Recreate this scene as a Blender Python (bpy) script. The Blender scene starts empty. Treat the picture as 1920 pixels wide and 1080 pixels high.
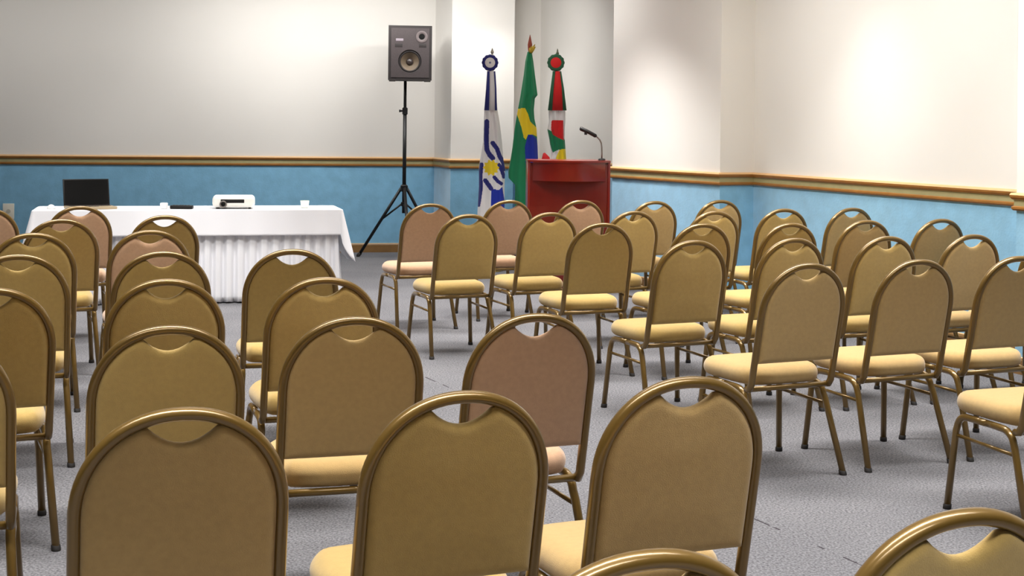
import bpy, bmesh, math, random
from math import radians
from mathutils import Vector, Matrix

random.seed(7)
S = bpy.context.scene
COL = S.collection

# ------------------------------------------------------------------ camera
CAM_H, FPX, Y0, ROLL = 1.4679, 2640.1, 237.05, 0.0111
cam = bpy.data.cameras.new('camera')
cam.sensor_fit = 'HORIZONTAL'
cam.sensor_width = 36.0
cam.lens = 36.0 * FPX / 1920.0
cam.shift_y = -(540.0 - Y0) / 1920.0
cam.clip_start, cam.clip_end = 0.05, 100
co = bpy.data.objects.new('camera', cam)
COL.objects.link(co)
co.location = (0, 0, CAM_H)
co.rotation_euler = (math.pi / 2, -ROLL, 0)
S.camera = co

# ------------------------------------------------------------------ colour management, world, lights
S.view_settings.view_transform = 'Standard'
S.view_settings.look = 'None'
S.view_settings.gamma = 1.0
S.view_settings.use_curve_mapping = False
S.view_settings.exposure = 0.0
w = bpy.data.worlds.new('world')
S.world = w
w.use_nodes = True
w.node_tree.nodes['Background'].inputs[0].default_value = (0.5, 0.5, 0.52, 1)
w.node_tree.nodes['Background'].inputs[1].default_value = 0.1

CEIL = 2.95
PANEL_SPREAD = 88


def area(name, x, y, power, size=0.6, color=(1, 0.98, 0.95), sy=None, spread=math.pi):
    l = bpy.data.lights.new(name, 'AREA')
    l.shape = 'RECTANGLE'
    l.size = size
    l.size_y = sy or size
    l.energy = power
    l.color = color
    l.spread = spread
    o = bpy.data.objects.new(name, l)
    COL.objects.link(o)
    o.location = (x, y, CEIL - 0.02)
    return o


def spot(name, x, y, power, deg, blend=0.35, target=None):
    l = bpy.data.lights.new(name, 'SPOT')
    l.energy = power
    l.spot_size = math.radians(deg)
    l.spot_blend = blend
    l.shadow_soft_size = 0.06
    l.color = (1, 0.98, 0.95)
    o = bpy.data.objects.new(name, l)
    COL.objects.link(o)
    o.location = (x, y, CEIL - 0.03)
    if target:
        d = Vector(target) - o.location
        o.rotation_euler = d.to_track_quat('-Z', 'Y').to_euler()
    return o


# rows of unseen area strips added to light the seating evenly, then panels over the speakers' end
for (x0, x1, y, p) in [(-2.6, 1.8, 0.7, 96), (-2.8, 3.6, 2.5, 88), (-3.4, 3.8, 4.5, 100), (-3.6, 3.4, 6.4, 104),
                       (-4.0, 2.9, 8.3, 104), (-4.2, 2.3, 10.2, 92)]:
    area('fill_strip', (x0 + x1) / 2, y, p, x1 - x0, sy=0.3, spread=radians(PANEL_SPREAD))
for (x, y, p) in [(-4.4, 12.2, 20), (-1.7, 12.2, 32), (0.4, 12.3, 40), (-4.2, 14.4, 5), (-1.9, 14.4, 10)]:
    area('ceiling_panel', x, y, p, spread=radians(100))



def wall_fill(name, p0, p1, power, target_dir, tilt=52):
    """Added unseen area light: washer between two ceiling points, tilted towards a wall."""
    a, b = Vector((*p0, CEIL - 0.05)), Vector((*p1, CEIL - 0.05))
    o = area(name, 0, 0, power, (b - a).length, sy=0.12, spread=radians(150))
    o.location = (a + b) / 2
    d = Vector((*target_dir, 0)).normalized() * math.sin(radians(tilt)) + Vector((0, 0, -math.cos(radians(tilt))))
    z = -d
    x = (b - a).normalized()
    x = (x - z * x.dot(z)).normalized()
    y = z.cross(x)
    o.rotation_euler = Matrix((x, y, z)).transposed().to_euler()


wall_fill('back_wall_fill', (-7.0, 13.7), (-3.4, 14.4), 10, (-0.19, 0.98))  # added fill lights that brighten the walls but not the chair backs
wall_fill('back_wall_fill', (-3.2, 14.4), (-1.0, 14.85), 26, (-0.19, 0.98))
wall_fill('corner_fill', (-0.8, 14.4), (0.1, 14.5), 15, (0.1, 1.0))
wall_fill('side_wall_fill', (0.0, 13.6), (0.35, 12.7), 6, (0.927, 0.375), 44)
wall_fill('side_wall_fill', (0.65, 10.7), (1.95, 7.4), 50, (0.927, 0.375), 42)
wall_fill('side_wall_fill', (2.3, 7.0), (4.2, 3.0), 24, (0.927, 0.375), 44)
# downlights over the corner pillar
for (x, y, p) in [(-0.52, 15.2, 14), (-0.14, 15.3, 14)]:
    spot('downlight', x, y, p, 120, 0.6)

# unseen spots added to brighten the speakers' table and the lectern
spot('table_fill_spot', -2.9, 8.6, 150, 42, 0.5, (-3.1, 11.5, 0.6))
spot('table_fill_spot', -1.3, 8.8, 150, 42, 0.5, (-2.0, 11.8, 0.6))
spot('lectern_fill_spot', -0.75, 10.9, 42, 44, 0.5, (0.55, 12.5, 0.95))

# ------------------------------------------------------------------ materials


def lin(c):
    r = []
    for v in c:
        v /= 255.0
        r.append(v / 12.92 if v <= 0.04045 else ((v + 0.055) / 1.055) ** 2.4)
    return (*r, 1.0)


MATS = {}


def mat(name, rgb, rough=0.6, metal=0.0, spec=0.5, noise=0.0, nscale=40.0, bump=0.0, bscale=300.0, sheen=0.0, coat=0.0, detail=4.0):
    if name in MATS:
        return MATS[name]
    m = bpy.data.materials.new(name)
    m.use_nodes = True
    nt = m.node_tree
    b = nt.nodes['Principled BSDF']
    c = lin(rgb)
    b.inputs['Base Color'].default_value = c
    b.inputs['Roughness'].default_value = rough
    b.inputs['Metallic'].default_value = metal
    b.inputs['Specular IOR Level'].default_value = spec
    b.inputs['Sheen Weight'].default_value = sheen
    b.inputs['Coat Weight'].default_value = coat
    if noise or bump:
        tc = nt.nodes.new('ShaderNodeTexCoord')
    if noise:
        n = nt.nodes.new('ShaderNodeTexNoise')
        n.inputs['Scale'].default_value = nscale
        n.inputs['Detail'].default_value = detail
        nt.links.new(tc.outputs['Object'], n.inputs['Vector'])
        r = nt.nodes.new('ShaderNodeValToRGB')
        r.color_ramp.elements[0].position = 0.3
        r.color_ramp.elements[1].position = 0.7
        r.color_ramp.elements[0].color = (*[v * (1 - noise) for v in c[:3]], 1)
        r.color_ramp.elements[1].color = (*[min(1, v * (1 + noise)) for v in c[:3]], 1)
        nt.links.new(n.outputs['Fac'], r.inputs['Fac'])
        nt.links.new(r.outputs['Color'], b.inputs['Base Color'])
    if bump:
        n2 = nt.nodes.new('ShaderNodeTexNoise')
        n2.inputs['Scale'].default_value = bscale
        n2.inputs['Detail'].default_value = 3
        nt.links.new(tc.outputs['Object'], n2.inputs['Vector'])
        bp = nt.nodes.new('ShaderNodeBump')
        bp.inputs['Strength'].default_value = bump
        bp.inputs['Distance'].default_value = 0.004
        nt.links.new(n2.outputs['Fac'], bp.inputs['Height'])
        nt.links.new(bp.outputs['Normal'], b.inputs['Normal'])
    MATS[name] = m
    return m


M_WHITE = mat('wall_paint', (230, 227, 222), 0.85, spec=0.2, noise=0.012, nscale=1.5)
M_BLUE = mat('blue_wallcovering', (124, 180, 213), 0.65, spec=0.5, sheen=0.7, noise=0.09, nscale=9, bump=0.35, bscale=60)
M_CEIL = mat('ceiling_paint', (240, 240, 238), 0.9, spec=0.1)
M_RAILB = mat('rail_brown', (150, 100, 42), 0.45, noise=0.1, nscale=12)
M_RAILG = mat('rail_green', (158, 150, 108), 0.5, noise=0.06, nscale=12)
M_RAILT = mat('rail_top', (226, 182, 128), 0.45)
M_BASE = mat('baseboard_wood', (132, 98, 56), 0.4, noise=0.12, nscale=10)
M_FRAME = mat('bronze_gold_paint', (118, 91, 40), 0.3, metal=0.4, spec=0.5, coat=0.5)
M_CAP = mat('black_rubber', (32, 28, 26), 0.7)
FAB = {
    'olive': mat('fabric_olive_gold', (183, 154, 92), 0.95, spec=0.1, noise=0.05, nscale=60, bump=0.25, bscale=420, sheen=0.4),
    'tan': mat('fabric_tan', (188, 157, 103), 0.95, spec=0.1, noise=0.05, nscale=60, bump=0.25, bscale=420, sheen=0.4),
    'pink': mat('fabric_pinkish', (198, 160, 128), 0.95, spec=0.1, noise=0.05, nscale=60, bump=0.25, bscale=420, sheen=0.4),
}
M_CLOTH = mat('white_linen', (236, 236, 240), 0.85, spec=0.15, bump=0.1, bscale=200)
M_BLACK = mat('black_plastic', (20, 18, 18), 0.5, spec=0.3)
M_STAND = mat('black_steel', (22, 22, 24), 0.4, metal=0.3)
M_RED = mat('cherry_wood', (124, 22, 10), 0.28, noise=0.1, nscale=6, coat=0.3)


def carpet():
    m = bpy.data.materials.new('carpet')
    m.use_nodes = True
    nt = m.node_tree
    b = nt.nodes['Principled BSDF']
    b.inputs['Roughness'].default_value = 1.0
    b.inputs['Specular IOR Level'].default_value = 0.05
    tc = nt.nodes.new('ShaderNodeTexCoord')
    n1 = nt.nodes.new('ShaderNodeTexNoise')
    n1.inputs['Scale'].default_value = 110
    n1.inputs['Detail'].default_value = 6
    n2 = nt.nodes.new('ShaderNodeTexNoise')
    n2.inputs['Scale'].default_value = 1.6
    n2.inputs['Detail'].default_value = 5
    for n in (n1, n2):
        nt.links.new(tc.outputs['Object'], n.inputs['Vector'])
    r1 = nt.nodes.new('ShaderNodeValToRGB')
    r1.color_ramp.elements[0].position = 0.32
    r1.color_ramp.elements[1].position = 0.68
    r1.color_ramp.elements[0].color = lin((82, 81, 84))
    r1.color_ramp.elements[1].color = lin((138, 137, 140))
    r2 = nt.nodes.new('ShaderNodeValToRGB')
    r2.color_ramp.elements[0].position = 0.35
    r2.color_ramp.elements[1].position = 0.65
    r2.color_ramp.elements[0].color = (0.86, 0.86, 0.87, 1)
    r2.color_ramp.elements[1].color = (1, 1, 1, 1)
    mx = nt.nodes.new('ShaderNodeMix')
    mx.data_type = 'RGBA'
    mx.blend_type = 'MULTIPLY'
    mx.inputs['Factor'].default_value = 1.0
    nt.links.new(n1.outputs['Fac'], r1.inputs['Fac'])
    nt.links.new(n2.outputs['Fac'], r2.inputs['Fac'])
    nt.links.new(r1.outputs['Color'], mx.inputs['A'])
    nt.links.new(r2.outputs['Color'], mx.inputs['B'])
    # one worn carpet seam along the aisle, showing only here and there
    dt = nt.nodes.new('ShaderNodeVectorMath')
    dt.operation = 'DOT_PRODUCT'
    dt.inputs[1].default_value = (math.cos(radians(26)), math.sin(radians(26)), 0)
    nt.links.new(tc.outputs['Object'], dt.inputs[0])
    cmp_ = nt.nodes.new('ShaderNodeMath')
    cmp_.operation = 'COMPARE'
    cmp_.inputs[1].default_value = 3.16
    cmp_.inputs[2].default_value = 0.005
    nt.links.new(dt.outputs['Value'], cmp_.inputs[0])
    n3 = nt.nodes.new('ShaderNodeTexNoise')
    n3.inputs['Scale'].default_value = 5
    nt.links.new(tc.outputs['Object'], n3.inputs['Vector'])
    gt = nt.nodes.new('ShaderNodeMath')
    gt.operation = 'GREATER_THAN'
    gt.inputs[1].default_value = 0.53
    nt.links.new(n3.outputs['Fac'], gt.inputs[0])
    ml = nt.nodes.new('ShaderNodeMath')
    ml.operation = 'MULTIPLY'
    nt.links.new(cmp_.outputs[0], ml.inputs[0])
    nt.links.new(gt.outputs[0], ml.inputs[1])
    sm_ = nt.nodes.new('ShaderNodeMix')
    sm_.data_type = 'RGBA'
    nt.links.new(ml.outputs[0], sm_.inputs['Factor'])
    nt.links.new(mx.outputs['Result'], sm_.inputs['A'])
    sm_.inputs['B'].default_value = lin((62, 58, 62))
    nt.links.new(sm_.outputs['Result'], b.inputs['Base Color'])
    bp = nt.nodes.new('ShaderNodeBump')
    bp.inputs['Strength'].default_value = 0.25
    bp.inputs['Distance'].default_value = 0.002
    nt.links.new(n1.outputs['Fac'], bp.inputs['Height'])
    nt.links.new(bp.outputs['Normal'], b.inputs['Normal'])
    return m


M_CARPET = carpet()

# ------------------------------------------------------------------ helpers


def link_mesh(name, me, mats, parent=None, loc=None):
    o = bpy.data.objects.new(name, me)
    COL.objects.link(o)
    for m in (mats if isinstance(mats, (list, tuple)) else [mats]):
        me.materials.append(m)
    if parent:
        o.parent = parent
    if loc:
        o.location = loc
    return o


def build(name, bm, mats, parent=None, smooth=True, loc=None):
    bmesh.ops.recalc_face_normals(bm, faces=bm.faces)
    me = bpy.data.meshes.new(name)
    bm.to_mesh(me)
    bm.free()
    if smooth is True:
        for p in me.polygons:
            p.use_smooth = True
    elif smooth:
        me.shade_smooth()
        me.set_sharp_from_angle(angle=math.radians(smooth))
    return link_mesh(name, me, mats, parent, loc)


def tag(o, label, cat, group=None):
    o['label'] = label
    o['category'] = cat
    if group:
        o['group'] = group
    return o


def struct(o):
    o['kind'] = 'structure'
    return o


def empty(name, loc, rz=0.0):
    o = bpy.data.objects.new(name, None)
    COL.objects.link(o)
    o.empty_display_size = 0.1
    o.location = loc
    o.rotation_euler = (0, 0, rz)
    return o


def box(bm, x0, x1, y0, y1, z0, z1, mi=0, bev=0.0, seg=2):
    vs = [bm.verts.new((x, y, z)) for x in (x0, x1) for y in (y0, y1) for z in (z0, z1)]
    idx = [(0, 1, 3, 2), (4, 6, 7, 5), (0, 4, 5, 1), (2, 3, 7, 6), (0, 2, 6, 4), (1, 5, 7, 3)]
    fs = []
    for f in idx:
        fc = bm.faces.new([vs[i] for i in f])
        fc.material_index = mi
        fs.append(fc)
    if bev:
        es = list({e for f in fs for e in f.edges})
        r = bmesh.ops.bevel(bm, geom=es, offset=bev, segments=seg, affect='EDGES', profile=0.5)
        for f in r['faces']:
            f.material_index = mi
    return bm


def tube(bm, pts, r, seg=10, caps=True, oval=None, mi=0):
    """Round tube along pts; oval=(vector, factor) stretches the section along that direction."""
    pts = [Vector(p) for p in pts]
    n = len(pts)
    rings = []
    up = None
    for i, p in enumerate(pts):
        t = (pts[min(i + 1, n - 1)] - pts[max(i - 1, 0)]).normalized()
        if up is None:
            a = Vector((0, 1, 0)) if abs(t.y) < 0.9 else Vector((1, 0, 0))
            up = (a - t * a.dot(t)).normalized()
        else:
            up = (up - t * up.dot(t)).normalized()
        s = t.cross(up)
        rr = r[i] if isinstance(r, (list, tuple)) else r
        ring = []
        for k in range(seg):
            an = 2 * math.pi * k / seg
            d = up * math.cos(an) * rr + s * math.sin(an) * rr
            if oval:
                d += oval[0] * d.dot(oval[0]) * (oval[1] - 1)
            ring.append(bm.verts.new(p + d))
        rings.append(ring)
    for a, b in zip(rings, rings[1:]):
        for k in range(seg):
            f = bm.faces.new((a[k], a[(k + 1) % seg], b[(k + 1) % seg], b[k]))
            f.material_index = mi
    if caps:
        for rg in (rings[0][::-1], rings[-1]):
            f = bm.faces.new(rg)
            f.material_index = mi
    return bm


def lathe(bm, prof, seg=24, at=(0, 0, 0), axis='Z', mi=0):
    rings = []
    for (r, h) in prof:
        ring = []
        for k in range(seg):
            a = 2 * math.pi * k / seg
            c, s = r * math.cos(a), r * math.sin(a)
            p = (c, s, h) if axis == 'Z' else (c, h, s)
            ring.append(bm.verts.new((p[0] + at[0], p[1] + at[1], p[2] + at[2])))
        rings.append(ring)
    for a, b in zip(rings, rings[1:]):
        for k in range(seg):
            f = bm.faces.new((a[k], a[(k + 1) % seg], b[(k + 1) % seg], b[k]))
            f.material_index = mi
    for rg in (rings[0][::-1], rings[-1]):
        f = bm.faces.new(rg)
        f.material_index = mi
    return bm


def arc(c, a0, a1, r, n, fn):
    return [fn(c[0] + r * math.cos(a0 + (a1 - a0) * i / n), c[1] + r * math.sin(a0 + (a1 - a0) * i / n)) for i in range(n + 1)]


# ------------------------------------------------------------------ room shell
back_line = [(-7.5, 15.085), (-0.90, 16.366), (-0.68, 15.70), (0.018, 15.84), (-0.02, 16.26), (0.321, 16.33)]
right_line = [(0.321, 16.33), (1.419, 13.581), (0.957, 13.394), (1.757, 11.867), (2.062, 11.991), (3.390, 8.706),
              (3.083, 8.589), (3.250, 8.170), (3.558, 8.295), (8.13, -3.0)]
left_line = [(-7.5, -3.0), (-7.5, 15.085)]
rear_line = [(8.13, -3.0), (-7.5, -3.0)]


def offset_line(pl, d):
    """Mitre-offset an open polyline towards the room (right-hand side when walking) by d."""
    out = []
    n = len(pl)
    for i, p in enumerate(pl):
        ns = []
        if i > 0:
            a, b = Vector(pl[i - 1]), Vector(p)
            t = (b - a).normalized()
            ns.append(Vector((t.y, -t.x)))
        if i < n - 1:
            a, b = Vector(p), Vector(pl[i + 1])
            t = (b - a).normalized()
            ns.append(Vector((t.y, -t.x)))
        if len(ns) == 1:
            m = ns[0]
        else:
            m = (ns[0] + ns[1])
            m = m / max(0.35, (1 + ns[0].dot(ns[1])))
        out.append((p[0] + m.x * d, p[1] + m.y * d))
    return out


def wall(name, pl, bands, thick=0.12):
    """Wall along a polyline: bands = [(z0, z1, slot)], with real thickness outwards."""
    bm = bmesh.new()
    inn, out = pl, offset_line(pl, -thick)
    zs = [bands[0][0]] + [b[1] for b in bands]
    vi = [[bm.verts.new((x, y, z)) for z in zs] for (x, y) in inn]
    vo = [[bm.verts.new((x, y, z)) for z in zs] for (x, y) in out]
    for i in range(len(pl) - 1):
        for k, b in enumerate(bands):
            for v in (vi, vo):
                f = bm.faces.new((v[i][k], v[i + 1][k], v[i + 1][k + 1], v[i][k + 1]))
                f.material_index = b[2]
        bm.faces.new((vi[i][0], vo[i][0], vo[i + 1][0], vi[i + 1][0]))
        bm.faces.new((vi[i][-1], vi[i + 1][-1], vo[i + 1][-1], vo[i][-1]))
    for i in (0, -1):
        for k in range(len(bands)):
            bm.faces.new((vi[i][k], vi[i][k + 1], vo[i][k + 1], vo[i][k]))
    return struct(build(name, bm, [M_WHITE, M_BLUE], smooth=False))


bands = [(0, 1.045, 1), (1.045, CEIL + 0.05, 0)]
wall('wall_back', back_line, bands)
wall('wall_right', right_line, bands)
wall('wall_left', left_line, bands)
wall('wall_front', rear_line, bands)

bm = bmesh.new()
box(bm, -7.7, 8.3, -3.2, 16.7, -0.1, 0)
struct(build('floor', bm, M_CARPET, smooth=False))
bm = bmesh.new()
box(bm, -7.7, 8.3, -3.2, 16.7, CEIL, CEIL + 0.1)
struct(build('ceiling', bm, M_CEIL, smooth=False))


def moulding(name, pl, prof, mats):
    """Sweep a profile [(out, z, slot)] along a wall polyline."""
    bm = bmesh.new()
    rows = []
    for (d, z, mi) in prof:
        rows.append([bm.verts.new((x, y, z)) for (x, y) in offset_line(pl, d)])
    for k in range(len(prof) - 1):
        for i in range(len(pl) - 1):
            f = bm.faces.new((rows[k][i], rows[k][i + 1], rows[k + 1][i + 1], rows[k + 1][i]))
            f.material_index = prof[k][2]
    for i in (0, -1):
        bm.faces.new([r[i] for r in rows])
    return struct(build(name, bm, mats, smooth=False))


RP = [(d, z - 0.022, k) for (d, z, k) in [
    (0.0, 1.012, 0), (0.014, 1.012, 0), (0.022, 1.022, 0), (0.022, 1.034, 0), (0.012, 1.040, 1), (0.010, 1.062, 1),
    (0.012, 1.076, 1), (0.020, 1.080, 0), (0.028, 1.092, 0), (0.030, 1.106, 2), (0.024, 1.118, 2), (0.0, 1.122, 2)]]
moulding('trim_1', back_line, RP, [M_RAILB, M_RAILG, M_RAILT])
moulding('trim_2', right_line, RP, [M_RAILB, M_RAILG, M_RAILT])
moulding('trim_3', left_line, RP, [M_RAILB, M_RAILG, M_RAILT])
BP = [(0.0, 0.0, 0), (0.018, 0.0, 0), (0.018, 0.085, 0), (0.010, 0.10, 1), (0.0, 0.104, 1)]
moulding('baseboard_back', back_line, BP, [M_BASE, M_RAILT])
moulding('baseboard_right', right_line, BP, [M_BASE, M_RAILT])
moulding('baseboard_left', left_line, BP, [M_BASE, M_RAILT])

# ------------------------------------------------------------------ banquet chairs
RT, ZB, HT = 0.118, 0.380, 0.912


def rec(z):
    return -RT * (z - ZB) / (HT - ZB)


HW, SPR, AH = 0.2015, 0.690, 0.2095          # hoop centre line: half width, spring height, arch height
NEXP = 2.15


def hoop_pts():
    P = [(-HW, 0.035, 0.372), (-HW, 0.012, 0.376), (-HW, rec(0.40), 0.40)]
    for i in range(1, 9):
        z = 0.40 + (SPR - 0.40) * i / 8
        P.append((-HW, rec(z), z))
    n = 36
    for i in range(1, n):
        t = math.pi * i / n
        c, s = math.cos(t), math.sin(t)
        x = -HW * math.copysign(abs(c) ** (2 / NEXP), c)
        z = SPR + AH * abs(s) ** (2 / NEXP)
        P.append((x, rec(z), z))
    P += [(-x, y, z) for (x, y, z) in P[:11][::-1]]
    return P


def pad_top(x):
    w, ah = 0.1915, 0.1995
    a = SPR + ah * max(0.0, 1 - (abs(x) / w) ** NEXP) ** (1 / NEXP)
    nz = 0.841 + 0.038 * (x / 0.072) ** 2
    k = 0.006
    h = max(0.0, min(1.0, 0.5 + 0.5 * (nz - a) / k / 2))
    return nz * (1 - h) + a * h - k * h * (1 - h)


def make_backrest(parent, m):
    w, z0 = 0.1915, 0.488
    nu, nv = 44, 40
    out = [(-w, z0 + (SPR - z0) * i / 20) for i in range(20)]
    for i in range(101):
        x = -w * math.cos(math.pi * i / 100)
        out.append((x, pad_top(x)))
    out += [(w, SPR - (SPR - z0) * i / 20) for i in range(1, 21)]
    out += [(w - 2 * w * i / 30, z0) for i in range(1, 31)]

    def dist(x, z):
        b = 9.0
        for (x1, z1), (x2, z2) in zip(out, out[1:]):
            dx, dz = x2 - x1, z2 - z1
            L = dx * dx + dz * dz
            t = 0 if L == 0 else max(0, min(1, ((x - x1) * dx + (z - z1) * dz) / L))
            b = min(b, (x - x1 - t * dx) ** 2 + (z - z1 - t * dz) ** 2)
        return math.sqrt(b)
    bm = bmesh.new()
    F, B = [], []
    for i in range(nu + 1):
        x = -w * math.cos(math.pi * i / nu)
        zt = max(pad_top(x), SPR)
        cf, cb = [], []
        for j in range(nv + 1):
            q = j / nv
            q = 0.5 - 0.5 * math.cos(math.pi * q) if True else q
            z = z0 + (zt - z0) * q
            edge = i in (0, nu) or j in (0, nv)
            d = 0.0 if edge else dist(x, z)
            e = min(1, d / 0.022)
            hb = 0.016 * math.sqrt(1 - (1 - e) ** 2) + 0.005 * min(1, d / 0.1)
            hf = 0.020 * math.sqrt(1 - (1 - e) ** 2) + 0.010 * min(1, d / 0.12)
            if edge:
                v = bm.verts.new((x, rec(z), z))
                cf.append(v)
                cb.append(v)
            else:
                cf.append(bm.verts.new((x, rec(z) + hf, z)))
                cb.append(bm.verts.new((x, rec(z) - hb, z)))
        F.append(cf)
        B.append(cb)
    for i in range(nu):
        for j in range(nv):
            for G in (F, B):
                q = [G[i][j], G[i + 1][j], G[i + 1][j + 1], G[i][j + 1]]
                if len(set(q)) == 4 and not bm.faces.get(q):
                    bm.faces.new(q)
    return build('backrest', bm, m, parent)


def make_seat(parent, m):
    bm = bmesh.new()
    n = 28
    T, Bt = {}, {}
    for i in range(n + 1):
        for j in range(n + 1):
            u = math.sin(math.pi / 2 * (-1 + 2 * i / n))
            v = math.sin(math.pi / 2 * (-1 + 2 * j / n))
            mm = max(abs(u), abs(v))
            if mm < 1e-9:
                px = py = 0
            else:
                ex = 3.8
                R = 1 / ((abs(u) / mm) ** ex + (abs(v) / mm) ** ex) ** (1 / ex)
                R = 1 + (R - 1) * mm ** 3
                px, py = u * R, v * R
            hw = 0.199 + 0.022 * (py + 1) / 2
            x, y = px * hw, 0.222 + py * 0.214
            e = min(1, (1 - mm) / 0.27)
            pr = max(0, 1 - (1 - e) ** 2.1) ** (1 / 2.1)
            front = max(0.0, py - 0.55) / 0.45
            zt = 0.420 + 0.038 * pr + 0.014 * (1 - mm ** 2) - 0.010 * front ** 2
            zb = 0.420 - 0.034 * min(1, pr * 1.3)
            if i in (0, n) or j in (0, n):
                T[i, j] = Bt[i, j] = bm.verts.new((x, y, 0.420 - 0.010 * front ** 2))
            else:
                T[i, j] = bm.verts.new((x, y, zt))
                Bt[i, j] = bm.verts.new((x, y, zb))
    for i in range(n):
        for j in range(n):
            for G in (T, Bt):
                q = [G[i, j], G[i + 1, j], G[i + 1, j + 1], G[i, j + 1]]
                if not bm.faces.get(q):
                    bm.faces.new(q)
    return build('seat', bm, m, parent)


def leg_path(front, s):
    X0, XT = 0.2226 * s, 0.200 * s
    if front:
        a = [(X0, 0.4024, 0.004), (XT + (X0 - XT) * 0.1, 0.377, 0.31)]
        for k in range(1, 8):
            t = math.pi / 2 * k / 7
            a.append((XT, 0.317 + 0.058 * math.cos(t), 0.312 + 0.058 * math.sin(t)))
        a += [(XT, 0.26, 0.372), (XT, 0.195, 0.372)]
    else:
        a = [(X0, -0.070, 0.004), (XT + (X0 - XT) * 0.1, 0.032, 0.305)]
        for k in range(1, 8):
            t = math.pi * 0.5 * k / 7
            a.append((XT, 0.105 - 0.062 * math.cos(t), 0.318 + 0.053 * math.sin(t)))
        a += [(XT, 0.15, 0.372), (XT, 0.195, 0.372)]
    return a


def make_chair(kind):
    root = empty('banquet_chair', (0, 0, 0))
    make_seat(root, FAB[kind])
    make_backrest(root, FAB[kind])
    bm = bmesh.new()
    tube(bm, hoop_pts(), 0.0135, 12, oval=(Vector((0, 1, 0)), 1.25))
    build('back_frame', bm, M_FRAME, root)
    for front in (True, False):
        for s in (-1, 1):
            pth = leg_path(front, s)
            bm = bmesh.new()
            tube(bm, pth, 0.0138, 12)
            lg = build('leg', bm, M_FRAME, root)
            bm = bmesh.new()
            a, b = Vector(pth[0]), Vector(pth[1])
            d = (b - a).normalized()
            a0 = Vector((a.x, a.y, 0.0))
            lathe(bm, [(0.0158, 0.0), (0.0165, 0.004), (0.0160, 0.018), (0.0138, 0.020)], 12, (a0.x, a0.y, 0.0))
            for v in bm.verts:
                v.co.x += d.x / d.z * v.co.z
                v.co.y += d.y / d.z * v.co.z
            build('foot_cap', bm, M_CAP, lg)
    bm = bmesh.new()
    tube(bm, [(-HW, 0.016, 0.376), (HW, 0.016, 0.376)], 0.0115, 10)
    build('cross_bar', bm, M_FRAME, root)
    for s in (-1, 1):
        bm = bmesh.new()
        tube(bm, [(0.2035 * s, 0.378, 0.292), (0.2035 * s, 0.026, 0.288)], 0.0075, 8)
        build('stretcher', bm, M_FRAME, root)
    return root


def copy_tree(o, parent=None):
    c = o.copy()
    COL.objects.link(c)
    if parent:
        c.parent = parent
    for ch in list(o.children):
        copy_tree(ch, c)
    return c


GL = 'chairs of the block before the white table'
GR = 'chairs of the block before the lectern'
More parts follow.
